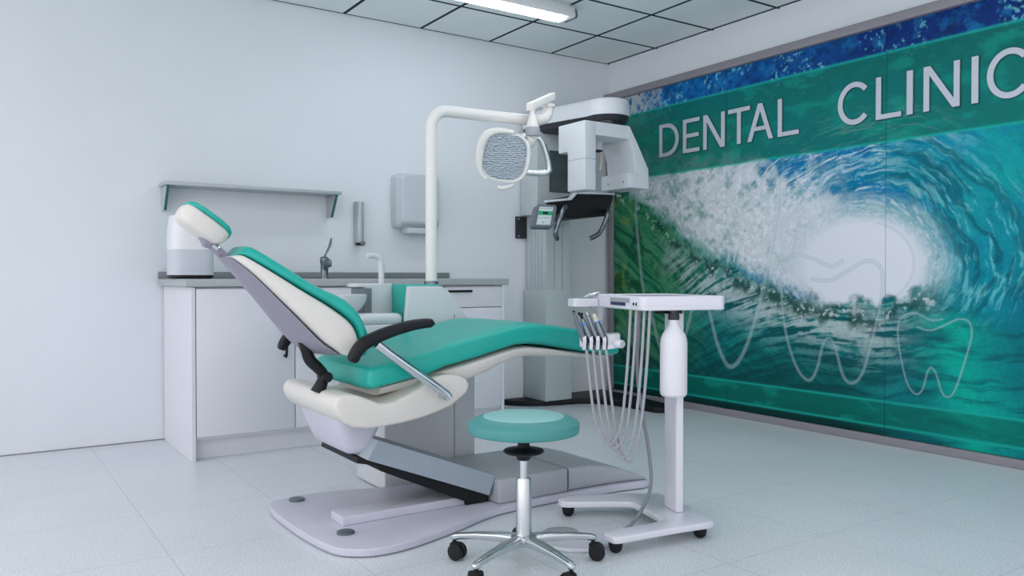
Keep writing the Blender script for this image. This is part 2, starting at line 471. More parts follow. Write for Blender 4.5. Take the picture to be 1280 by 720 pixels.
    c = c*(1 + .42*gr*ss(.7, 1.2, core))[:, None]
    # translucent bands
    for z0, z1, col, f in ((1.655, 2.140, '#027a6c', .86), (.098, .233, '#01796b', .70)):
        b = ((z > z0) & (z < z1)).astype(float)
        c = mixc(c, col, b*f)
        c = mixc(c, '#12a594', b*ss(.56, .72, fbm(s*6, z*14, 5, 151))*.45)
        for ze in (z0, z1):
            c = mixc(c, '#1fb6a8', np.exp(-((z-ze)/.007)**2)*.8)
    # tooth outlines
    for pts, w, a in ((T1, .015, .34), (T2, .0085, .34), (T3, .0058, .36)):
        d = poly_dist(y, z, pts)
        c = mixc(c, '#c4d8dd', ss(w, w*.6, d)*a)
        c = mixc(c, '#8aa4aa', np.exp(-((d-w)/.0028)**2)*(.32 if w > .006 else 0))
    return np.clip(c, 0, 1)**1.1

mm = bpy.data.materials.new('wave_print'); mm.use_nodes = True
_b = mm.node_tree.nodes['Principled BSDF']
_a = mm.node_tree.nodes.new('ShaderNodeAttribute'); _a.attribute_name = 'print'
mm.node_tree.links.new(_a.outputs['Color'], _b.inputs['Base Color'])
_b.inputs['Roughness'].default_value = .5
_b.inputs['Specular IOR Level'].default_value = .15

mural = thing('wall_mural', 'wide breaking wave mural with DENTAL CLINIC lettering on the right wall', 'mural', (4.17, 2.8, .05))
SEAMS = [4.783, 3.662, 2.541, 1.42, .30]
for i in range(4):
    ya, yb = SEAMS[i]-.0012, SEAMS[i+1]+.0012
    ny, nz = (250, 490) if i < 3 else (100, 200)
    yy = np.linspace(ya, yb, ny); zz = np.linspace(.048, 2.283, nz)
    Y, Z = np.meshgrid(yy, zz); Y = Y.ravel(); Z = Z.ravel(); n = ny*nz
    xf = 4.168
    co = np.stack([np.full(n, xf), Y, Z], 1)
    # front grid plus a back sheet: the panel has its real 20 mm thickness
    idx = np.arange(n).reshape(nz, ny)
    q = np.stack([idx[:-1, :-1], idx[1:, :-1], idx[1:, 1:], idx[:-1, 1:]], -1).reshape(-1, 4)
    back = np.array([[xf+.02, ya, zz[0]], [xf+.02, yb, zz[0]], [xf+.02, yb, zz[-1]], [xf+.02, ya, zz[-1]]])
    allco = np.concatenate([co, back]) - np.array([4.17, 2.8, .05])
    faces = [tuple(r) for r in q.tolist()]
    k = n
    faces.append((k+0, k+1, k+2, k+3))
    faces.append(tuple([k+0] + idx[0, :].tolist() + [k+1]))
    faces.append(tuple([k+2] + idx[-1, ::-1].tolist() + [k+3]))
    faces.append(tuple([k+3] + idx[::-1, 0].tolist() + [k+0]))
    faces.append(tuple([k+1] + idx[:, -1].tolist() + [k+2]))
    me = bpy.data.meshes.new('mural_panel'); me.from_pydata(allco.tolist(), [], faces); me.update()
    at = me.color_attributes.new('print', 'FLOAT_COLOR', 'POINT')
    cc = np.ones((n+4, 4), dtype=np.float32); cc[:n, :3] = art(Y, Z); cc[n:, :3] = .02
    at.data.foreach_set('color', cc.ravel())
    me.materials.append(mm)
    o = bpy.data.objects.new('mural_panel', me); COL.objects.link(o); o.parent = mural; ORG[o.name] = Vector((4.17, 2.8, .05))

# lettering (y decreases to the right)
def glyph(ch, y0, y1, z0, z1, t, g, x0, x1):
    """strokes as prisms; g grows every stroke"""
    bm = B(); w = y0-y1; h = z1-z0; cnt = [0]
    def quad(pts, adv=True):
        cnt[0] += 1 if adv else 0
        e = .00015*cnt[0]
        prism(bm, [(y0 - p[0], z0 + p[1]) for p in pts], 'x', x0-e, x1+e)
    def rect(a, b, c, d): quad([(a-g, c-g), (b+g, c-g), (b+g, d+g), (a-g, d+g)])
    def diag(ax, az, bx, bz, hw):
        hw = hw + g
        e = g*.0
        quad([(ax-hw, az-g), (ax+hw, az-g), (bx+hw, bz+g), (bx-hw, bz+g)])
    def arc(cx, cz, rx, rz, a0, a1, n=30):
        ro = []
        for i in range(n+1):
            a = math.radians(a0 + (a1-a0)*i/n)
            ro.append((cx + (rx+g)*math.cos(a), cz + (rz+g)*math.sin(a), cx + (rx-t-g)*math.cos(a), cz + (rz-t-g)*math.sin(a)))
        cnt[0] += 1; e = .00015*cnt[0]
        loft(bm, [[(xx, y0-a_, z0+b_) for xx, a_, b_ in ((x0-e, q[0], q[1]), (x1+e, q[0], q[1]), (x1+e, q[2], q[3]), (x0-e, q[2], q[3]))] for q in ro])
    if ch == 'I': rect(0, w, 0, h)
    if ch == 'L': rect(0, t, 0, h); rect(0, w, 0, t*.9)
    if ch == 'E': rect(0, t, 0, h); rect(0, w, 0, t*.9); rect(0, w*.95, h/2-t*.45, h/2+t*.45); rect(0, w, h-t*.9, h)
    if ch == 'T': rect(0, w, h-t*.9, h); rect(w/2-t/2, w/2+t/2, 0, h)
    if ch == 'N': rect(0, t, 0, h); rect(w-t, w, 0, h); diag(w-t*.6, 0, t*.6, h, t*.6)
    if ch == 'A': diag(t*.55, 0, w/2, h, t*.55); diag(w-t*.55, 0, w/2, h, t*.55); rect(w*.24, w*.76, h*.27, h*.27+t*.85)
    if ch == 'D':
        rect(0, t, 0, h); rect(0, w*.45, 0, t*.85); rect(0, w*.45, h-t*.85, h); arc(w*.42, h/2, w*.58, h/2, -90, 90)
    if ch == 'C': arc(w*.54, h/2, w*.54, h/2+.004, 42, 318, 40)
    return bm
LET = [('D',4.280,4.089),('E',4.046,3.894),('N',3.858,3.672),('T',3.641,3.464),('A',3.483,3.284),('L',3.248,3.097),
       ('C',2.832,2.638),('L',2.597,2.452),('I',2.421,2.388),('N',2.329,2.144),('I',2.085,2.053),('C',2.012,1.818)]
for ch, a, b in LET:
    t = .029
    l = obj('letter', glyph(ch, a, b, 1.780, 2.012, t, 0, 4.158, 4.1675), M['letter'], mural)
    obj('letter_edge', glyph(ch, a, b, 1.780, 2.012, t, .0035, 4.163, 4.1678), M['outline'], l)

# ------------------------------------------------------------------ counter and what stands or hangs there
t = thing('base_cabinet', 'pale grey base cabinet with doors under the left of the worktop', 'cabinet', (1.63, 4.53, 0))
bm = B(); box(bm, .915, .935, 4.2, 4.868, 0, .866); box(bm, .935, 2.34, 4.222, 4.868, .1, .866); box(bm, .935, 2.34, 4.255, 4.29, 0, .1)
obj('body', bm, M['cab'], t, bevel=.0015, seg=1)
for a, b, hx in ((.939, 1.436, 1.382), (1.441, 1.90, 1.50), (1.905, 2.338, 2.28)):
    d = obj('door', box(B(), a, b, 4.2, 4.22, .118, .858), M['cab'], t, bevel=.002, seg=2)
    bm = B(); tube(bm, [(hx, 4.2, .645), (hx, 4.168, .64), (hx, 4.168, .51), (hx, 4.2, .505)], .007, 8, 3)
    obj('handle', bm, M['blackr'], d, label='dark bow handle')
t = thing('drawer_cabinet', 'pale grey drawer unit at the right end of the counter', 'cabinet', (2.55, 4.53, 0))
bm = B(); box(bm, 2.343, 2.745, 4.222, 4.868, .1, .866); box(bm, 2.745, 2.765, 4.2, 4.868, 0, .866); box(bm, 2.343, 2.745, 4.255, 4.29, 0, .1)
obj('body', bm, M['cab'], t, bevel=.0015, seg=1)
for a, b, hz in ((.735, .858, .832), (.43, .730, .655), (.118, .425, .39)):
    d = obj('drawer', box(B(), 2.347, 2.743, 4.2, 4.22, a, b), M['cab'], t, bevel=.002, seg=2)
    bm = B(); tube(bm, [(2.37, 4.2, hz), (2.373, 4.172, hz), (2.505, 4.172, hz), (2.508, 4.2, hz)], .0075, 8, 3)
    obj('handle', bm, M['blackr'], d, label='dark bow handle')

t = thing('worktop', 'grey laminate worktop with low backsplash along the back wall', 'worktop', (1.83, 4.5, .867))
obj('counter_top', box(B(), .885, 2.787, 4.183, 4.87, .868, .907), M['worktop'], t, bevel=.003)
obj('backsplash', box(B(), .885, 2.743, 4.85, 4.874, .908, .946), M['splash'], t, bevel=.002)

t = thing('wall_shelf', 'narrow grey wall shelf above the worktop, empty', 'shelf', (1.4, 4.8, 1.28))
obj('shelf_board', box(B(), .892, 1.905, 4.70, YW-.001, 1.420, 1.440), M['steel'], t, bevel=.002)
for x in (.905, 1.872):
    bm = B(); prism(bm, [(4.875, 1.419), (4.715, 1.419), (4.80, 1.292), (4.815, 1.285), (4.875, 1.285)], 'x', x, x+.012)
    br = obj('bracket', bm, M['steel'], t, bevel=.001, seg=1)
    bm = B(); prism(bm, [(4.709, 1.419), (4.715, 1.419), (4.80, 1.292), (4.795, 1.286)], 'x', x-.001, x+.013)
    obj('bracket_edge', bm, M['glass_edge'], br, label='dark green edge strip')

t = thing('air_purifier', 'white rounded air purifier standing at the left end of the worktop', 'air purifier', (.978, 4.5, .908))
def pring(z, hx, hy): return sring((.978, 4.5, z), (hx, 0, 0), (0, hy, 0), 3.2, 40)
obj('base', loft(B(), [pring(.908, .098, .085), pring(.914, .109, .096), pring(.927, .1105, .0975)]), M['black'], t)
obj('grille', loft(B(), [pring(.927, .111, .098), pring(1.06, .111, .098)]), M['grille'], t, label='finely perforated lower band')
obj('body', loft(B(), [pring(1.06, .112, .099), pring(1.12, .1115, .098), pring(1.18, .108, .095), pring(1.222, .102, .09), pring(1.236, .098, .086), pring(1.240, .088, .078)]), M['white'], t)
bm = B(); box(bm, .985, .993, 4.398, 4.404, 1.108, 1.116); box(bm, .998, 1.024, 4.3985, 4.404, 1.109, 1.1135)
obj('badge', bm, M['chrome'], t)

t = thing('mixer_tap', 'chrome mixer tap with raised lever on the worktop', 'tap', (1.735, 4.55, .907))
obj('body', lathe(B(), [(.027, 0), (.027, .006), (.023, .012), (.022, .085), (.026, .095), (.026, .12), (.018, .128), (.002, .13)], (1.735, 4.55, .907)), M['pewter'], t)
bm = B(); tube(bm, [(1.735, 4.55, .955), (1.735, 4.50, .995), (1.715, 4.43, 1.005), (1.708, 4.41, .98)], .016, 12, 4)
obj('spout', bm, M['pewter'], t)
bm = B(); tube(bm, [(1.735, 4.55, 1.03), (1.748, 4.55, 1.06), (1.768, 4.55, 1.10), (1.778, 4.55, 1.145)], .009, 10, 4, rs=[.010, .007, .009, .012, .006], sq=(1, .7))
obj('lever', bm, M['pewter'], t)

t = thing('paper_towel_dispenser', 'grey paper towel dispenser on the back wall behind the lamp pole', 'dispenser', (2.47, 4.8, 1.2))
rings = []
for y, i in ((4.879, 0), (4.80, 0), (4.755, .022), (4.748, .032)):
    rings.append([(x, y, z) for x, z in rrect(2.318+i, 2.632-i, 1.238+i*1.3, 1.592-i*.7, .03, 4)])
obj('cover', loft(B(), rings), M['disp'], t, ang=25)
obj('outlet', box(B(), 2.385, 2.592, 4.77, 4.86, 1.202, 1.24), M['disp'], t, bevel=.004)
bm = B(); lathe(bm, [(.007, 0), (.007, .006)], (2.515, 4.75, 1.49), (0, -1, 0), 12); obj('lock', bm, M['dark'], t)

t = thing('soap_dispenser', 'slim silver tube soap dispenser on the wall left of the towel dispenser', 'dispenser', (2.075, 4.83, 1.12))
prof = [(2.056, 4.879)] + [(2.081 - .025*math.cos(a), 4.838 - .025*math.sin(a)) for a in np.linspace(0, PI, 13)] + [(2.106, 4.879)]
obj('body', prism(B(), prof, 'z', 1.135, 1.396), M['steel'], t, bevel=.002, ang=50)
bm = B(); prism(bm, [(2.06, 4.86), (2.06, 4.825), (2.10, 4.815), (2.10, 4.86)], 'z', 1.118, 1.135); obj('outlet', bm, M['black'], t)
bm = B(); lathe(bm, [(.016, 0), (.016, .03), (.012, .034)], (2.09, 4.835, 1.13), (0, -1, 0), 16); obj('push_knob', bm, M['pewter'], t)

# ------------------------------------------------------------------ dental chair
YC = 2.86
ch = thing('dental_chair', 'reclined teal dental chair with cream shell and grey lift base', 'dental chair', (1.6, YC, 0))
# base plate
bp = [(.966, 3.12), (.955, 2.95), (.963, 2.72), (.99, 2.54), (1.04, 2.47), (1.12, 2.435), (1.25, 2.445), (1.45, 2.51), (1.69, 2.60), (2.03, 2.615), (2.30, 2.60), (2.46, 2.59),
      (2.47, 2.75), (2.46, 3.06), (2.30, 3.09), (2.03, 3.11), (1.69, 3.11), (1.50, 3.13), (1.42, 3.145), (1.25, 3.195), (1.10, 3.205), (1.0, 3.18)]
bp = [(p.x, p.y) for p in smooth([(a, b, 0) for a, b in bp], 4, True)]
obj('base_plate', prism(B(), bp, 'z', .004, .030), M['plate'], ch, bevel=.004)
for x, y in ((1.08, 3.14), (1.08, 2.64)):
    obj('foot_pad', lathe(B(), [(.031, 0), (.031, .006), (.027, .009), (.001, .009)], (x, y, .030), seg=24), M['pewter'], ch)
obj('rail', box(B(), 1.10, 1.78, 2.715, 2.83, .030, .062), M['plate'], ch, bevel=.004)
obj('base_cover', box(B(), 1.708, 2.050, 2.635, 3.09, .031, .128), M['cover'], ch, bevel=.010)
fr = []
for x, h, ya, yb in ((2.056, .128, 2.635, 3.09), (2.16, .126, 2.632, 3.09), (2.26, .112, 2.628, 3.088), (2.34, .09, 2.62, 3.08), (2.41, .063, 2.612, 3.07), (2.458, .040, 2.605, 3.06)):
    r = min(.02, (h-.031)*.45)
    fr.append([(x, a, b) for a, b in rrect(ya, yb, .031, h, r, 3)])
obj('toe_cover', loft(B(), fr), M['cover'], ch, ang=40)
# lift arm
la = [(1.19, .345), (1.215, .336), (1.712, .140), (1.735, .128), (1.70, .052), (1.682, .064), (1.172, .267), (1.155, .278)]
near = [(1.215, .333), (1.712, .138), (1.684, .066), (1.174, .267)]
out = [(1.192, .342), (1.732, .130), (1.702, .052), (1.156, .278)]
bm = B(); prism(bm, near, 'y', 2.665, 2.70, out); prism(bm, out, 'y', 2.70, 3.03); prism(bm, out, 'y', 3.03, 3.065, near)
obj('lift_arm', bm, M['lift'], ch, ang=20)
bm = B(); prism(bm, [(1.148, .278), (1.69, .06), (1.685, .036), (1.60, .045), (1.235, .215), (1.225, .235), (1.142, .255)], 'y', 2.69, 3.04)
obj('arm_skirt', bm, M['black'], ch, bevel=.003)
obj('hinge_block', box(B(), 1.60, 1.705, 2.70, 3.03, .031, .10), M['black'], ch, bevel=.004)
# motor bucket below the seat
bk = []
for z, x0, x1, y0, y1, r in ((.47, 1.06, 1.255, 2.67, 3.085, .03), (.40, 1.07, 1.245, 2.675, 3.08, .035), (.31, 1.105, 1.21, 2.69, 3.06, .04), (.292, 1.113, 1.20, 2.70, 3.052, .04), (.285, 1.125, 1.19, 2.71, 3.035, .03)):
    bk.append([(a, b, z) for a, b in rrect(x0, x1, y0, y1, r, 5)])
obj('motor_housing', loft(B(), bk), M['plate'], ch, ang=40)
# cream seat base
pw = [(1.020, .482), (1.030, .512), (1.06, .518), (1.10, .513), (1.138, .499), (1.183, .479), (1.215, .476), (1.244, .481), (1.30, .502), (1.344, .521), (1.375, .540), (1.403, .554), (1.452, .562), (1.505, .556), (1.535, .541), (1.551, .515), (1.537, .485), (1.476, .446), (1.42, .428), (1.36, .413), (1.28, .401), (1.198, .394), (1.14, .394), (1.09, .402), (1.055, .425), (1.03, .452)]
obj('seat_base', prism(B(), pw, 'y', 2.585, 3.135), M['cream'], ch, bevel=.012, ang=50)
# leg shell
def lathe_sta(stas, w, n=5.0, k=0.0, m=32):
    return [sring((x, YC, (zb+zt)/2), (0, ww, 0), (0, 0, (zt-zb)/2), n, m, k) for x, zb, zt, ww in [(s[0], s[1], s[2], s[3] if len(s) > 3 else w) for s in stas]]
st = [(1.22, .488, .526, .205), (1.30, .500, .540, .205), (1.40, .510, .560, .215), (1.47, .515, .578, .240), (1.56, .520, .600), (1.66, .549, .622), (1.72, .575, .635), (1.78, .592, .645), (1.83, .599, .646), (1.944, .592, .632), (2.10, .583, .602), (2.24, .574, .582)]
obj('leg_shell', loft(B(), lathe_sta(st, .262, 6, .12)), M['cream'], ch, ang=50)
st = [(1.150, .545, .585, .235), (1.153, .530, .598, .255), (1.165, .522, .606, .268), (1.20, .527, .617, .270), (1.386, .561, .655, .272), (1.452, .582, .672, .272), (1.581, .607, .700, .272), (1.70, .634, .723, .272), (1.76, .647, .735, .272), (1.82, .651, .739, .272), (1.90, .643, .733, .272), (2.042, .617, .712, .272), (2.20, .590, .686, .270), (2.27, .580, .671, .268), (2.295, .584, .664, .258), (2.306, .597, .650, .24)]
obj('seat_cushion', loft(B(), lathe_sta(st, .27, 6.5, m=48)), M['teal'], ch, ang=60)
# backrest layers
T = [(1.150,.645),(1.160,.70),(1.131,.780),(1.081,.842),(.979,.892),(.884,.957),(.800,1.012),(.775,1.022)]
Mi = [(1.120,.645),(1.122,.695),(1.098,.758),(1.028,.815),(.946,.867),(.843,.934),(.765,.985),(.745,.990)]
Si = [(1.075,.648),(1.041,.672),(1.006,.698),(.938,.769),(.869,.842),(.790,.925),(.735,.975),(.722,.985)]
G = [(1.061,.638),(1.005,.650),(.955,.690),(.890,.766),(.832,.842),(.766,.922),(.722,.968),(.706,.984)]
Wd = [.212, .226, .222, .208, .185, .155, .115, .085]; YB = 2.825
def layer(lo, up, wf, n, k=0.0, sm=4):
    L3 = smooth([(a, 0, b) for a, b in lo], sm); U3 = smooth([(a, 0, b) for a, b in up], sm)
    W3 = smooth([(w, 0, 0) for w in Wd], sm); R = []
    for l, u, w in zip(L3, U3, W3):
        c = (l+u)/2; R.append(sring((c.x, YB, c.z), (0, w.x*wf, 0), (u-l)/2, n, 36, k))
    return R
obj('backrest_cushion', loft(B(), layer(Mi, T, 1.0, 4.5, -.03)), M['teal'], ch, ang=60)
obj('backrest_pad', loft(B(), layer(Si, Mi, .985, 8, .05)), M['cream'], ch, ang=60)
obj('backrest_shell', loft(B(), layer(G, Si, .98, 3.2, .8)), M['chairgrey'], ch, ang=60)
# headrest
bm = B(); tube(bm, [(.76, YC, .965), (.705, YC, 1.012), (.69, YC, 1.027)], .02, 16, 0, sq=(1.5, .75)); obj('headrest_bar', bm, M['chairgrey'], ch)
bm = B(); tube(bm, [(.705, YC-.028, 1.012), (.688, YC-.028, 1.026)], .008, 10); obj('headrest_pin', bm, M['chrome'], ch)
bm = B(); loft(bm, [sring((.692, YC, 1.022), (0, .022, 0), (.010, 0, .008), 3), sring((.682, YC, 1.036), (0, .028, 0), (.020, 0, .016), 3), sring((.674, YC, 1.075), (0, .03, 0), (.026, 0, .02), 3)])
obj('headrest_bracket', bm, M['chairgrey'], ch)
ax = Vector((.118, 0, -.085)).normalized(); nn = Vector((-ax.z, 0, ax.x))
hc = Vector((.652, YC, 1.104))
def hring(s, w, lo, hi, n=5): return sring(hc + ax*s + nn*(lo+hi)/2, (0, w*.82, 0), nn*(hi-lo)/2, n, 36)
hp = [(-.074, .046, -.010, .010), (-.070, .060, -.026, .019), (-.058, .078, -.038, .023), (-.032, .092, -.043, .024), (.03, .095, -.043, .024), (.07, .088, -.040, .023), (.090, .076, -.030, .019), (.097, .06, -.015, .010)]
obj('headrest_shell', loft(B(), [hring(*a) for a in hp]), M['cream'], ch, ang=60)
hp = [(-.073, .042, .012, .022), (-.066, .062, .014, .032), (-.050, .078, .017, .037), (-.02, .091, .019, .039), (.04, .094, .019, .039), (.077, .085, .016, .036), (.096, .07, .006, .027), (.101, .05, .000, .018)]
obj('headrest_cushion', loft(B(), [hring(*a) for a in hp]), M['teal'], ch, ang=60)
# armrests
for y in (2.545, 3.128):
    sx_ = 0 if y < 2.8 else -.05
    P = smooth([(1.066, y, .632), (1.078, y, .660), (1.105, y, .690), (1.15, y, .711), (1.21, y, .731), (1.285, y, .748), (1.345, y, .754), (1.372, y, .752)], 4)
    P = [p + Vector((sx_, 0, 0)) for p in P]
    N = len(P); R = []
    for i, p in enumerate(P):
        tg = (P[min(i+1, N-1)] - P[max(i-1, 0)]).normalized(); nv = Vector((-tg.z, 0, tg.x))
        f = i/(N-1)
        h = np.interp(f, [0, .04, .3, .6, .93, 1], [.010, .018, .022, .020, .016, .006])
        R.append(sring(p, (0, np.interp(f, [0, .05, .9, 1], [.014, .023, .026, .014]), 0), nv*h, 3, 20))
    ar = obj('armrest', loft(B(), R), M['blackr'], ch, ang=60)
    bm = B(); tube(bm, [(1.155, y, .690), (1.20, y, .655), (1.425, y, .497), (1.436, y, .482)], .0165, 16, 0)
    yi = 2.59 if y < 2.8 else 3.12
    tube(bm, [(1.428, y, .488), (1.428, yi, .488)], .015, 16)
    obj('armrest_strut', bm, M['chrome'], ar)
for y in (2.775,):
    bm = B(); tube(bm, [(.985, y, .690), (.992, y, .655), (1.005, y, .622), (1.035, y, .592), (1.055, y, .565), (1.045, y, .535), (1.03, y, .505)], .022, 14, 4, rs=[.024, .02, .021, .02, .018, .022, .026])
    h = obj('recline_hinge', bm, M['blackr'], ch)
    bm = B(); lathe(bm, [(.002, -.034), (.017, -.034), (.019, -.030), (.019, .030), (.017, .034), (.002, .034)], (1.058, y, .562), (0, 1, 0), 20)
    obj('hinge_knob', bm, M['blackr'], h)

# ------------------------------------------------------------------ cuspidor unit behind the chair
cu = thing('cuspidor_unit', 'white spittoon unit with teal column standing behind the dental chair', 'spittoon', (1.7, 3.3, 0))
fp = [(1.566, .005), (1.566, .70), (1.584, .877), (1.750, .876), (1.787, .850), (1.82, .814), (1.865, .754), (1.900, .692), (1.918, .62), (1.918, .005)]
bm = B(); prism(bm, [(1.470, .004), (1.470, .50), (1.806, .50), (1.806, .004)], 'y', 3.16, 3.46)
prism(bm, [(1.39, .52), (1.39, .714), (1.60, .714), (1.60, .50), (1.47, .44)], 'y', 3.165, 3.46)
obj('cabinet_body', bm, M['unit'], cu, bevel=.006)
bm = B(); prism(bm, [(x, z) for x, z in fp if True], 'y', 3.158, 3.185); obj('front_panel', bm, M['unit'], cu, bevel=.006, ang=40)
bm = B(); box(bm, 1.809, 1.8115, 3.1565, 3.16, .01, .75); obj('panel_seam', bm, M['panelgrey'], cu)
tp = [(1.588, .30), (1.588, .885), (1.752, .885), (1.80, .845), (1.85, .77), (1.885, .69), (1.90, .60), (1.90, .30)]
obj('teal_column', prism(B(), tp, 'y', 3.187, 3.34), M['teal'], cu, bevel=.008, ang=40)
tr = []
for z, i in ((.714, .012), (.722, .002), (.738, 0), (.752, .004), (.760, .016)):
    tr.append([(a, b, z) for a, b in rrect(1.37+i, 1.575-i, 3.175+i, 3.44-i, .035, 5)])
obj('basin_tray', loft(B(), tr), M['unit'], cu, ang=60)
hl = [(1.590, .74), (1.590, .888), (1.426, .888), (1.420, .880), (1.422, .872), (1.455, .870), (1.470, .860), (1.476, .84), (1.476, .74)]
obj('water_head', prism(B(), hl, 'y', 3.335, 3.45), M['unit'], cu, bevel=.005)
obj('splash_back', box(B(), 1.440, 1.475, 3.30, 3.45, .755, .868), M['panelgrey'], cu, bevel=.003)
obj('bowl', lathe(B(), [(.02, 0), (.028, .004), (.05, .025), (.066, .052), (.070, .078), (.066, .080), (.060, .06), (.03, .02), (.002, .014)], (1.372, 3.29, .762), seg=28), M['unit'], cu)
bm = B(); tube(bm, [(1.567, 3.40, .885), (1.567, 3.40, .97), (1.560, 3.40, 1.000), (1.535, 3.40, 1.013), (1.498, 3.40, 1.013)], .0135, 14, 5)
obj('cup_filler', bm, M['unit'], cu)

# ------------------------------------------------------------------ dental lamp
lp = thing('dental_lamp', 'white dental operating lamp on a bent pole above the chair', 'dental lamp', (1.757, 3.275, .885))
obj('pole_collar', lathe(B(), [(.033, 0), (.033, .012), (.027, .014)], (1.757, 3.275, .885)), M['pewter'], lp)
bm = B(); tube(bm, [(1.757, 3.275, .890), (1.757, 3.275, 1.58)] + [(1.757+.085*(1-math.cos(a)), 3.275, 1.595+.085*math.sin(a)) for a in np.linspace(.15, PI/2, 8)] + [(2.00, 3.275, 1.682), (2.31, 3.275, 1.690), (2.36, 3.275, 1.694), (2.395, 3.275, 1.705), (2.415, 3.275, 1.73), (2.42, 3.275, 1.765)], .0265, 20)
obj('pole', bm, M['warmwhite'], lp)
obj('joint', lathe(B(), [(.034, 0), (.034, .014), (.012, .018), (.012, .04)], (2.42, 3.275, 1.765)), M['warmwhite'], lp)
nA, fA = Vector((2.255, 3.197, 1.738)), Vector((2.441, 3.279, 1.822))
dA = (fA-nA); sd = dA.cross(Vector((0, 0, 1))).normalized()
bm = B(); obox(bm, nA - sd*.019 - Vector((0, 0, .018)) - dA*.05, dA*1.1, sd*.038, (0, 0, .036))
obj('spring_arm', bm, M['warmwhite'], lp, bevel=.003)
LX, LY = 2.264, 3.192
obj('neck', lathe(B(), [(.012, 0), (.012, -.02), (.016, -.03), (.030, -.075), (.032, -.08), (.032, -.086)], (LX, LY, 1.722)), M['warmwhite'], lp)
obj('swivel_ring', lathe(B(), [(.034, 0), (.0365, -.004), (.0365, -.040), (.032, -.044)], (LX, LY, 1.636)), M['hose'], lp)
hcn = Vector((2.150, 3.262, 1.494))
n = Vector((-.50, -.80, -.25)).normalized()
uR = n.cross(Vector((0, 0, 1))).normalized(); vR = uR.cross(n).normalized()
if uR.x < 0: uR = -uR
if vR.z < 0: vR = -vR
rl = math.radians(-8)
uR, vR = uR*math.cos(rl)+vR*math.sin(rl), vR*math.cos(rl)-uR*math.sin(rl)
def dish(s, a, b, k=2.8): return sring(hcn + n*s, uR*a, vR*b, k, 40)
obj('lamp_shell', loft(B(), [dish(-.095, .02, .02), dish(-.09, .05, .05), dish(-.066, .085, .085), dish(-.02, .106, .108), dish(.012, .113, .116), dish(.012, .106, .109), dish(-.02, .096, .098), dish(-.05, .06, .06), dish(-.055, .01, .01)]), M['warmwhite'], lp, ang=50)
obj('reflector', loft(B(), [dish(.010, .106, .109), dish(-.012, .095, .096), dish(-.028, .066, .066), dish(-.036, .03, .03), dish(-.038, .003, .003)]), M['reflector'], lp, ang=60)
def rimarc(a0, a1, grow, r, name, q):
    rings = []
    for t_ in np.linspace(0, 1, 26):
        a = math.radians(a0 + (a1-a0)*t_); k = 2/2.8
        cx = math.copysign(abs(math.cos(a))**k, math.cos(a)); cz = math.copysign(abs(math.sin(a))**k, math.sin(a))
        p = hcn + uR*(.110+grow)*cx + vR*(.112+grow)*cz
        rad = (uR*cx + vR*cz).normalized(); f = r*(.45 + .55*math.sin(PI*t_))
        rings.append(sring(p + n*.006, rad*f, n*q, 3, 16))
    return obj(name, loft(B(), rings), M['warmwhite'], lp, ang=50)
rimarc(84, 240, .012, .022, 'shell_rim', .030)
rimarc(-75, 78, .003, .011, 'shell_rim', .024)
bm = B()
P0 = hcn + uR*.105 + vR*.112 - n*.03; P1 = hcn + uR*.165 + vR*.098 - n*.04; P2 = hcn + uR*.222 - vR*.020 - n*.04; P3 = hcn + uR*.205 - vR*.052 - n*.03; P4 = hcn + uR*.115 - vR*.060 - n*.01
tube(bm, [hcn + uR*.05 + vR*.106 - n*.03, P0, P1, P2, P3, P4], .0155, 12, 4)
obj('yoke', bm, M['alu_pol'], lp)
bm = B(); tube(bm, [Vector((LX, LY, 1.594)), Vector((LX-.004, LY+.02, 1.57)), hcn + uR*.05 + vR*.03 - n*.075], .022, 14, 4, rs=[.028, .026, .030, .040])
obj('support_stem', bm, M['warmwhite'], lp)
bm = B(); tube(bm, [hcn - vR*.105 + uR*.06, hcn - vR*.128 + uR*.055 + n*.010, hcn - vR*.146 + uR*.015 + n*.015, hcn - vR*.148 - uR*.015 + n*.015], .013, 10, 3, sq=(1, .8))
obj('grip', bm, M['warmwhite'], lp)

# ------------------------------------------------------------------ panoramic x-ray machine in the corner
xr = thing('panoramic_xray_machine', 'white panoramic dental x-ray machine on a column in the corner', 'x-ray machine', (3.5, 4.6, 0))
fl = [(3.17, 4.87), (3.19, 4.80), (3.26, 4.71), (3.36, 4.645), (3.52, 4.60), (3.64, 4.58), (3.75, 4.52), (3.80, 4.42), (3.825, 4.25), (3.835, 3.99), (3.87, 3.94), (3.95, 3.95), (4.02, 4.02), (4.10, 4.5), (4.12, 4.87)]
obj('floor_plate', prism(B(), fl, 'z', .001, .038), M['black'], xr, bevel=.006)
obj('lower_column', box(B(), 3.376, 3.612, 4.60, 4.865, .038, .822), M['xray_col'], xr, bevel=.004)
gx = [(3.398, 4.862), (3.398, 4.622)]
pts = [(3.398, 4.862)]
for y in (4.80, 4.76, 4.72, 4.68):
    pts += [(3.398, y+.004), (3.405, y+.003), (3.405, y-.003), (3.398, y-.004)]
pts += [(3.398, 4.622)]
for x in (3.47, 3.54):
    pts += [(x-.003, 4.622), (x-.002, 4.629), (x+.002, 4.629), (x+.003, 4.622)]
pts += [(3.604, 4.622), (3.604, 4.862)]
obj('upper_column', prism(B(), pts, 'z', .822, 1.42), M['xray_col'], xr)
bm = B(); box(bm, 3.345, 3.80, 4.66, 4.87, 1.36, 1.965); cr = obj('carriage', bm, M['xray_col'], xr, bevel=.006)
obj('carriage_window', box(B(), 3.45, 3.635, 4.652, 4.664, 1.525, 1.82), M['smoke'], cr, bevel=.002)
bm = B(); box(bm, 3.305, 3.43, 4.862, 4.879, 1.197, 1.356); wp = obj('wall_plate', bm, M['dark'], xr, bevel=.002)
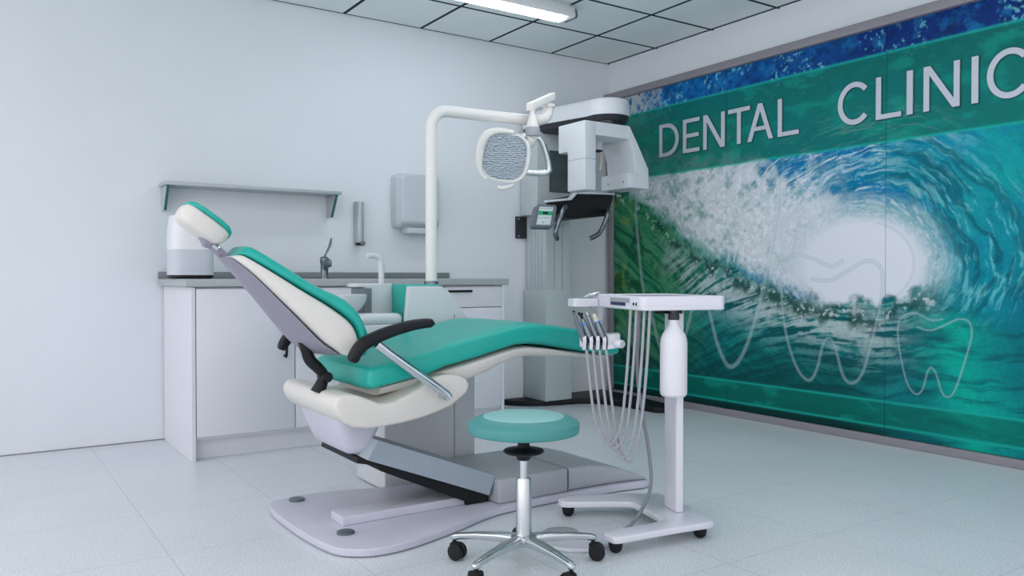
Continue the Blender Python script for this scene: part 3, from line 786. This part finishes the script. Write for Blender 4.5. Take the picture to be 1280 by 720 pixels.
for x, z in ((3.325, 1.215), (3.325, 1.338)):
    bm = B(); lathe(bm, [(.006, 0), (.006, .003)], (x, 4.862, z), (0, -1, 0), 10)
    obj('screw', bm, M['steel'], wp)
# overhead arm
def stadium(i):
    c = Vector((3.575, 4.17)); r = .150 - i; P = []
    for a in np.linspace(math.radians(165), math.radians(375), 22): P.append((c.x + r*math.cos(a), c.y + r*math.sin(a)))
    P += [(3.735-i*.5, 4.35), (3.77-i, 4.60), (3.77-i, 4.84), (3.345+i, 4.84), (3.35+i, 4.60), (3.40+i, 4.35)]
    return P
ar = [[(a, b, z) for a, b in stadium(i)] for z, i in ((1.985, .0), (2.075, .004), (2.092, .014), (2.098, .03))]
obj('overhead_arm', loft(B(), ar), M['xray'], xr, ang=40)
ar = [[(a, b, z) for a, b in stadium(i)] for z, i in ((1.935, .05), (1.948, .02), (1.9845, .008))]
obj('arm_underside', loft(B(), ar), M['dark'], xr, ang=40)
# rotating C-arm
bm = B(); prism(bm, [(3.90, 1.455), (4.075, 1.455), (4.075, 1.707), (4.17, 1.707), (4.17, 1.885), (3.90, 1.885)], 'x', 3.160, 3.252)
obj('tube_head', bm, M['xray'], xr, bevel=.008)
obj('tube_head_seam', box(B(), 3.1592, 3.2528, 3.8992, 4.0758, 1.6485, 1.6505), M['panelgrey'], xr)
bm = B(); prism(bm, [(3.24, 1.80), (3.24, 1.884), (3.53, 1.884), (3.60, 1.775), (3.50, 1.80)], 'y', 3.902, 4.17); obj('rotating_bridge', bm, M['xray'], xr, bevel=.004)
dt = [(3.485, 1.803), (3.52, 1.802), (3.545, 1.75), (3.567, 1.68), (3.576, 1.59), (3.578, 1.49), (3.697, 1.49), (3.695, 1.617), (3.60, 1.775), (3.53, 1.8835)]
bm = B(); prism(bm, dt, 'y', 3.90, 4.17); obj('detector_arm', bm, M['xray'], xr, bevel=.004, ang=40)
dh = obj('detector_head', box(B(), 3.522, 3.60, 3.896, 4.172, 1.490, 1.587), M['xray'], xr, bevel=.005)
for y in (3.95, 4.10):
    bm = B(); lathe(bm, [(.005, 0), (.005, .002)], (3.522, y, 1.53), (-1, 0, 0), 10); obj('sensor_dot', bm, M['black'], dh)
obj('arm_pivot', lathe(B(), [(.07, 0), (.07, .052)], (3.50, 4.08, 1.884), seg=28), M['dark'], xr)
obj('bite_holder', lathe(B(), [(.03, 0), (.03, .05)], (3.45, 4.12, 1.75), seg=20), M['xray'], xr)
bm = B(); tube(bm, [(3.45, 4.12, 1.75), (3.45, 4.12, 1.74)], .03, 16); obj('bite_ring', bm, M['black'], xr)
bm = B(); tube(bm, [(3.475, 4.12, 1.75), (3.478, 4.12, 1.68), (3.47, 4.12, 1.62)], .008, 8, 3); obj('temple_rod', bm, M['bone'], xr)
# patient table
sp = [(3.10, 1.396), (3.285, 1.418), (3.335, 1.462), (3.648, 1.474), (3.655, 1.454), (3.597, 1.330), (3.30, 1.302), (3.27, 1.302), (3.14, 1.330)]
bm = B(); prism(bm, sp, 'y', 4.20, 4.655, [(max(x, 3.42), z) for x, z in sp]); obj('chin_rest_tray', bm, M['black'], xr, bevel=.006)
rim = [(3.085, 1.394), (3.285, 1.420), (3.335, 1.465), (3.66, 1.475), (3.66, 1.488), (3.33, 1.480), (3.278, 1.435), (3.085, 1.408)]
bm = B(); prism(bm, rim, 'y', 4.188, 4.225); obj('tray_rim', bm, M['xray'], xr, bevel=.003)
for pts in ([(3.24, 4.20, 1.365), (3.19, 4.13, 1.365), (3.145, 4.10, 1.340), (3.12, 4.10, 1.285), (3.09, 4.10, 1.215), (3.095, 4.11, 1.180), (3.12, 4.13, 1.160)],
            [(3.58, 4.20, 1.36), (3.545, 4.13, 1.355), (3.525, 4.11, 1.335), (3.51, 4.11, 1.295), (3.47, 4.11, 1.225), (3.44, 4.11, 1.195), (3.385, 4.12, 1.168)]):
    bm = B(); tube(bm, pts, .0155, 12, 4); obj('patient_handle', bm, M['pewter'], xr)
# control panel
O = Vector((2.905, 4.10, 1.225)); U = Vector((.153, -.02, .0)); Wv = Vector((.055, .03, .150))
nrm = U.cross(Wv).normalized()
U2 = U; 
def cp(a, b, d=0): return O + U2*a + Wv*b + nrm*d
sh = rrect(0, 1, 0, 1, .16, 4)
bm = B(); loft(bm, [[cp(a, b, -.045) for a, b in sh], [cp(a, b, -.008) for a, b in sh], [cp(.5+(a-.5)*.93, .5+(b-.5)*.93, 0) for a, b in sh]]); pn = obj('control_panel', bm, M['panelgrey'], xr, ang=40)
def decal(a0, a1, b0, b1, h, name, m, par):
    bm = B(); loft(bm, [[cp(a, b, h-.002) for a, b in ((a0, b0), (a1, b0), (a1, b1), (a0, b1))], [cp(a, b, h) for a, b in ((a0, b0), (a1, b0), (a1, b1), (a0, b1))]]); return obj(name, bm, m, par)
decal(.17, .80, .12, .88, .0015, 'keypad', M['keypad'], pn)
decal(.17, .80, .53, .70, .003, 'display', M['lcd'], pn)
decal(.36, .60, .57, .66, .004, 'readout', M['black'], pn)
for bb in (.40, .80):
    for a in (.24, .35, .46, .57, .68): decal(a, a+.05, bb, bb+.03, .0028, 'key_mark', M['panelgrey'], pn)
decal(.42, .50, .20, .24, .0028, 'key_mark', M['panelgrey'], pn)

# ------------------------------------------------------------------ instrument cart
AO = Vector((1.931, 2.072, 0)); cu_ = Vector((.956, -.292, 0)); cv_ = Vector((.292, .956, 0))
def W(u, v, z): return AO + cu_*u + cv_*v + Vector((0, 0, z))
ct = thing('instrument_cart', 'white mobile dental instrument cart with tray and U-shaped base', 'cart', (2.14, 2.16, 0))
bs = [(1.768, 2.080), (1.752, 2.060), (1.751, 2.012), (1.768, 2.000), (1.90, 1.985), (2.03, 1.968), (2.140, 1.948), (2.165, 1.955), (2.200, 2.03), (2.235, 2.16), (2.265, 2.29), (2.262, 2.325), (2.18, 2.385), (2.08, 2.440), (1.97, 2.492), (1.91, 2.497), (1.878, 2.478), (1.868, 2.445), (1.885, 2.425), (2.00, 2.355), (2.075, 2.305), (2.088, 2.285), (2.035, 2.085), (2.018, 2.062), (1.99, 2.058), (1.88, 2.070)]
obj('base', prism(B(), bs, 'z', .040, .063), M['white_b'], ct, bevel=.005)
for x, y in ((1.785, 2.038), (2.135, 1.990), (1.908, 2.452), (2.225, 2.285)):
    bm = B(); lathe(bm, [(.002, 0), (.012, .001), (.020, .008), (.023, .018), (.024, .026), (.024, .040)], (x, y, .001), seg=20)
    obj('caster', bm, M['black'], ct)
bm = B()
q = [(2.1225, 2.094), (2.150, 2.083), (2.181, 2.175), (2.152, 2.186)]
prism(bm, q, 'z', .063, .800); obj('column', bm, M['white_b'], ct, bevel=.006)
# tray
def uvring(u0, u1, v0, v1, r, z): return [W(a, b, z) for a, b in rrect(u0, u1, v0, v1, r, 5)]
bm = B(); loft(bm, [uvring(.004, .331, .004, .446, .02, .800), uvring(0, .335, 0, .45, .024, .804), uvring(0, .335, 0, .45, .024, .8145), uvring(.001, .334, .001, .449, .023, .8155), uvring(0, .335, 0, .45, .024, .8165), uvring(0, .335, 0, .45, .024, .846), uvring(.003, .332, .003, .447, .022, .850),
               uvring(.014, .321, .014, .436, .02, .850), uvring(.022, .313, .022, .428, .016, .843)])
tyo = obj('tray', bm, M['white_b'], ct, ang=40)
bm = B(); loft(bm, [uvring(.10, .31, .03, .40, .015, .8435), uvring(.10, .31, .03, .40, .015, .846)]); obj('tray_mat', bm, M['hose'], tyo)
bm = B()
for i in range(5):
    v = .235 - i*.026
    obox(bm, W(-.003, v, .8135), cv_*.023, cu_*.004, (0, 0, .012))
obj('key_row', bm, M['navy'], tyo)
bm = B(); obox(bm, W(-.0012, .095, .8245), cv_*.17, cu_*.002, (0, 0, .017)); obj('key_plate', bm, M['hose'], tyo)
bm = B()
for v in (.050, .072):
    loft(bm, [[W(-.0005, v, .822), W(-.0005, v-.014, .828), W(-.0005, v-.014, .816)], [W(-.002, v, .822), W(-.002, v-.014, .828), W(-.002, v-.014, .816)]])
obj('arrow_mark', bm, M['black'], tyo)
# side wing at the far left with a spatula-like grip
bm = B(); loft(bm, [uvring(-.105, .002, .37, .448, .012, .803), uvring(-.105, .002, .37, .448, .012, .830), uvring(-.10, .002, .374, .444, .012, .833)])
wg = obj('tray_wing', bm, M['white_b'], ct, ang=40)
bm = B(); tube(bm, [W(-.055, .40, .836), W(-.02, .40, .848), W(.012, .40, .858)], .01, 12, 3, rs=[.004, .012, .012, .006], sq=(1.3, .6)); obj('tray_grip', bm, M['alu_pol'], ct)
# hanging bracket and instrument holder
bm = B(); pa = [W(-.03+.02, .33, .802), W(-.01, .33, .77), W(-.04, .285, .71), W(-.06, .25, .690)]
tube(bm, pa, .013, 12, 0, sq=(1.3, .8)); obj('holder_bracket', bm, M['hose'], ct)
# holder: local frame h along the row (towards the camera right), g towards the operator
H0 = Vector((1.862, 2.315, .700)); hd = Vector((.062, -.0425, 0)); hdn = hd.normalized(); gd = Vector((-.56, -.82, 0)).normalized()
bm = B(); loft(bm, [[H0 + hd*1.20 + gd*a + Vector((0, 0, b)) + hdn*0 for a, b in ((.035, -.045), (-.035, -.045), (-.035, .010), (.02, .006))],
                  [H0 + hd*1.20 + hdn*.050 + gd*a + Vector((0, 0, b)) for a, b in ((.02, -.040), (-.035, -.044), (-.035, .014), (.012, .010))]])
hold = obj('instrument_holder', bm, M['white_b'], ct, bevel=.004)
bm = B(); obox(bm, H0 - hdn*.005 - gd*.035 + Vector((0, 0, -.040)), hd + hdn*.01, gd*.03, (0, 0, .048)); obj('holder_bar', bm, M['white_b'], hold, bevel=.003)
for k in range(4):
    c = H0 + hd*(k*.32 + .02)
    for s, nm, mt in ((0, 'cradle', 'white_b'), (.0127, 'cradle_liner', 'black')):
        bm = B(); a = c + hdn*s
        wdt = .0125 if s == 0 else .0040
        loft(bm, [[a + gd*p + Vector((0, 0, q_)) for p, q_ in ((-.008, .006), (.03, .004), (.045, -.012), (.030, -.046), (.012, -.046), (-.008, -.03))],
                  [a + hdn*wdt + gd*p + Vector((0, 0, q_)) for p, q_ in ((-.008, .006), (.03, .004), (.045, -.012), (.030, -.046), (.012, -.046), (-.008, -.03))]])
        o = obj(nm, bm, M[mt], hold)
bm = B(); c = H0 + hd*1.02 + hdn*.052 + gd*.03 + Vector((0, 0, -.024)); lathe(bm, [(.014, -.03), (.0155, -.025), (.0155, .020), (.013, .025), (.002, .025)], c, hdn*.6 + gd*.8, 20)
obj('holder_knob', bm, M['white_b'], hold)

# water bottle hung under the tray
bt = thing('water_bottle', 'white water bottle hanging under the cart tray', 'bottle', (2.093, 2.075, .49))
c = (2.074, 2.060, .493)
obj('bottle_body', lathe(B(), [(.020, 0), (.040, .002), (.047, .010), (.048, .02), (.048, .190), (.046, .205), (.040, .222), (.028, .240), (.020, .252), (.017, .262), (.017, .276)], c, seg=36), M['bottle'], bt)
obj('bottle_cap', lathe(B(), [(.019, 0), (.020, .003), (.020, .019), (.016, .021), (.016, .034)], (c[0], c[1], .766), seg=24), M['dark'], bt)
bm = B(); obox(bm, (2.035, 2.10, .786), cu_*.10, cv_*.03, (0, 0, .0135)); obj('bottle_bracket', bm, M['black'], ct, bevel=.002)

# handpieces with their hoses, resting in the cradles
tops = [W(-.0+.022, .06+.028*k, .800) for k in range(4)]
tp_px = [Vector((1.952, 2.150, .801)), Vector((1.966, 2.135, .801)), Vector((1.976, 2.105, .801)), Vector((1.990, 2.092, .801))]
bot = [Vector((1.905, 2.235, .312)), Vector((1.915, 2.225, .300)), Vector((1.925, 2.190, .270)), Vector((1.938, 2.175, .256))]
LB = ['slim dark grey scaler handpiece, farthest left in the cart holder', 'handpiece with a black forked head and blue ring in the cart holder',
      'slim grey syringe with a bright tip in the cart holder, second from the knob', 'ivory-tipped handpiece with a blue ring in the cart holder, nearest the knob']
NM = ['scaler_handpiece', 'turbine_handpiece', 'air_water_syringe', 'micromotor_handpiece']
for k in range(4):
    c = H0 + hd*(k*.32 + .035) + gd*.022
    lean = (Vector((-.020, .012, .086)) - hdn*.010).normalized()
    hp = thing(NM[k], LB[k], 'handpiece', c - Vector((0, 0, .05)), 'handpieces on the cart')
    if k == 0:
        obj('body', lathe(B(), [(.008, -.035), (.010, -.02), (.0115, .0), (.0105, .03), (.0085, .06), (.0065, .085), (.006, .095), (.003, .097)], c, lean, 18), M['panelgrey'], hp)
        bm = B(); tube(bm, [c + lean*.095, c + lean*.102 + hdn*.006], .0055, 10); obj('tip', bm, M['black'], hp)
    elif k == 1:
        obj('body', lathe(B(), [(.009, -.035), (.012, -.02), (.0125, .0), (.0105, .035), (.009, .055), (.007, .07)], c, lean, 18), M['pewter'], hp)
        obj('ring', lathe(B(), [(.0104, .046), (.0104, .052)], c, lean, 18), M['bluering'], hp)
        bm = B(); tube(bm, [c + lean*.07, c + lean*.085], .005, 10); tube(bm, [c + lean*.084, c + lean*.094 + hdn*.008], .005, 8); tube(bm, [c + lean*.084, c + lean*.094 - hdn*.008], .005, 8); obj('head', bm, M['black'], hp)
    elif k == 2:
        obj('body', lathe(B(), [(.008, -.035), (.010, -.02), (.010, .0), (.009, .04), (.008, .08), (.006, .085)], c, lean, 18), M['pewter'], hp)
        bm = B(); tube(bm, [c + lean*.083, c + lean*.096], .006, 12, rs=[.006, .008]); obj('tip', bm, M['chrome'], hp)
    else:
        obj('body', lathe(B(), [(.010, -.035), (.0125, -.02), (.0135, .0), (.0115, .04), (.0095, .06)], c, lean, 18), M['pewter'], hp)
        obj('ring', lathe(B(), [(.0102, .056), (.0102, .061)], c, lean, 18), M['bluering'], hp)
        obj('nose', lathe(B(), [(.009, .06), (.008, .085), (.0065, .09)], c, lean, 16), M['bone'], hp)
        bm = B(); tube(bm, [c + lean*.088, c + lean*.105, c + lean*.118 - hdn*.003], .004, 8, rs=[.006, .004, .002]); obj('tip', bm, M['pewter'], hp)
    s0 = c - lean*.030
    e_ = tp_px[k]; z0_ = s0.z; bz = bot[k].z
    def hz(f, z): return Vector((s0.x + (e_.x-s0.x)*f, s0.y + (e_.y-s0.y)*f, z))
    pts = [s0, hz(.04, .62), hz(.12, .50), hz(.22, .39), hz(.36, bz+.035), hz(.52, bz), hz(.68, bz+.03), hz(.80, .39), hz(.89, .52), hz(.95, .65), e_]
    bm = B(); tube(bm, pts, .0052, 10, 8); obj('hose', bm, M['hose'], hp)

# foot control between the base legs
fc = thing('foot_control', 'flat white foot pedal with grey disc lying between cart base legs', 'foot pedal', (1.74, 2.22, 0))
vd = Vector((-.57, -.82, 0)); rd = Vector((.82, -.57, 0))
def el(c, a, b, z, m=36): return [Vector((c[0], c[1], z)) + rd*a*math.cos(2*PI*j/m) + vd*b*math.sin(2*PI*j/m) for j in range(m)]
bm = B(); loft(bm, [el((1.74, 2.20), .125, .115, .001), el((1.74, 2.20), .127, .117, .006), el((1.74, 2.20), .122, .112, .013)]); obj('pedal_base', bm, M['white_b'], fc, ang=50)
bm = B(); loft(bm, [el((1.735, 2.27), .062, .05, .012), el((1.735, 2.27), .064, .052, .016), el((1.735, 2.27), .060, .048, .02)]); obj('pedal_disc', bm, M['hose'], fc, ang=50)
bm = B(); tube(bm, [W(.055, .13, .801), (2.005, 2.17, .55), (2.03, 2.14, .30), (2.03, 2.13, .16), (1.99, 2.16, .05), (1.93, 2.17, .012), (1.874, 2.188, .009)], .0065, 10, 8); obj('pedal_cable', bm, M['hosed'], ct)

# ------------------------------------------------------------------ stool
so = Vector((1.452, 2.095, 0))
sl = thing('stool', 'round teal swivel stool with chrome five-star base in front of the chair', 'stool', so)
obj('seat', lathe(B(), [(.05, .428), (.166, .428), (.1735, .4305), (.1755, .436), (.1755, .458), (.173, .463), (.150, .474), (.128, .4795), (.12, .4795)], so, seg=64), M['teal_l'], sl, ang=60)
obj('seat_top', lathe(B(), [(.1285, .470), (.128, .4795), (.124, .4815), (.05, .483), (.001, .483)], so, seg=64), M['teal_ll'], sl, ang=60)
obj('flange', lathe(B(), [(.016, .340), (.022, .344), (.024, .354), (.058, .363), (.065, .368), (.062, .373), (.022, .379), (.019, .383), (.019, .429)], so, seg=36), M['black'], sl, ang=50)
obj('gas_spring', lathe(B(), [(.013, .10), (.013, .345)], so, seg=24), M['alu_pol'], sl)
obj('lift_sleeve', lathe(B(), [(.0245, .095), (.0245, .278), (.022, .285), (.010, .287)], so, seg=28), M['alu_pol'], sl)
obj('hub', lathe(B(), [(.012, .068), (.022, .070), (.040, .082), (.044, .092), (.042, .102), (.026, .106), (.022, .112)], so, seg=36), M['alu_pol'], sl)
a_view = math.atan2(2.095, 1.452)
for k in range(5):
    a = a_view + 2*PI*k/5
    d = Vector((math.cos(a), math.sin(a), 0)); sdv = Vector((-d.y, d.x, 0))
    R = []
    for s, w, zt, zb in ((.030, .025, .104, .072), (.08, .022, .104, .075), (.16, .016, .096, .074), (.215, .013, .088, .068), (.232, .013, .085, .062), (.245, .011, .080, .064), (.249, .007, .076, .067)):
        R.append(sring(so + d*s + Vector((0, 0, (zt+zb)/2)), sdv*w, Vector((0, 0, (zt-zb)/2)), 3.5, 20, .25))
    lg = obj('leg', loft(B(), R), M['alu_pol'], sl, ang=60)
    cp_ = so + d*.237
    tw = Vector((math.cos(a+1.9+k), math.sin(a+1.9+k), 0))
    axl = Vector((-tw.y, tw.x, 0)); cw = cp_ + tw*.012 + Vector((0, 0, .0275))
    bm = B(); lathe(bm, [(.006, .055), (.006, .072)], cp_, (0, 0, 1), 12)
    for sg in (-1, 1):
        lathe(bm, [(.002, sg*.004), (.023, sg*.004), (.0265, sg*.007), (.0265, sg*.018), (.022, sg*.023), (.002, sg*.024)], cw, axl, 22)
    lathe(bm, [(.016, -.006), (.016, .006)], cw, axl, 16)
    lathe(bm, [(.002, 0), (.017, .002), (.019, .010), (.012, .016), (.002, .017)], cp_ + tw*.004 + Vector((0, 0, .040)), (0, 0, 1), 18)
    obj('caster', bm, M['black'], sl)

# ------------------------------------------------------------------ world, light, camera
w = bpy.data.worlds.new('World'); S.world = w; w.use_nodes = True
bg = w.node_tree.nodes['Background']; bg.inputs[0].default_value = (.965, .945, 1.0, 1); bg.inputs[1].default_value = 1.42
# daylight: brighter towards the open left side of the room
_tc = w.node_tree.nodes.new('ShaderNodeTexCoord'); _sx = w.node_tree.nodes.new('ShaderNodeSeparateXYZ'); _mr = w.node_tree.nodes.new('ShaderNodeMapRange')
_mr.inputs['From Min'].default_value = -1; _mr.inputs['From Max'].default_value = 1; _mr.inputs['To Min'].default_value = 2.25; _mr.inputs['To Max'].default_value = .55
w.node_tree.links.new(_tc.outputs['Generated'], _sx.inputs[0]); w.node_tree.links.new(_sx.outputs[0], _mr.inputs['Value']); w.node_tree.links.new(_mr.outputs[0], bg.inputs[1])

cam = bpy.data.cameras.new('Camera'); co = bpy.data.objects.new('Camera', cam); COL.objects.link(co)
cam.sensor_width = 36; cam.lens = 36*1013/1280
co.location = (0, 0, .918)
co.rotation_euler = (PI/2 - math.atan(14/1013), 0, -math.radians(33.9))
cam.clip_start = .05
S.camera = co
S.view_settings.view_transform = 'Standard'; S.view_settings.look = 'None'
S.view_settings.gamma = 1; S.view_settings.exposure = -0.17
S.view_settings.use_curve_mapping = False
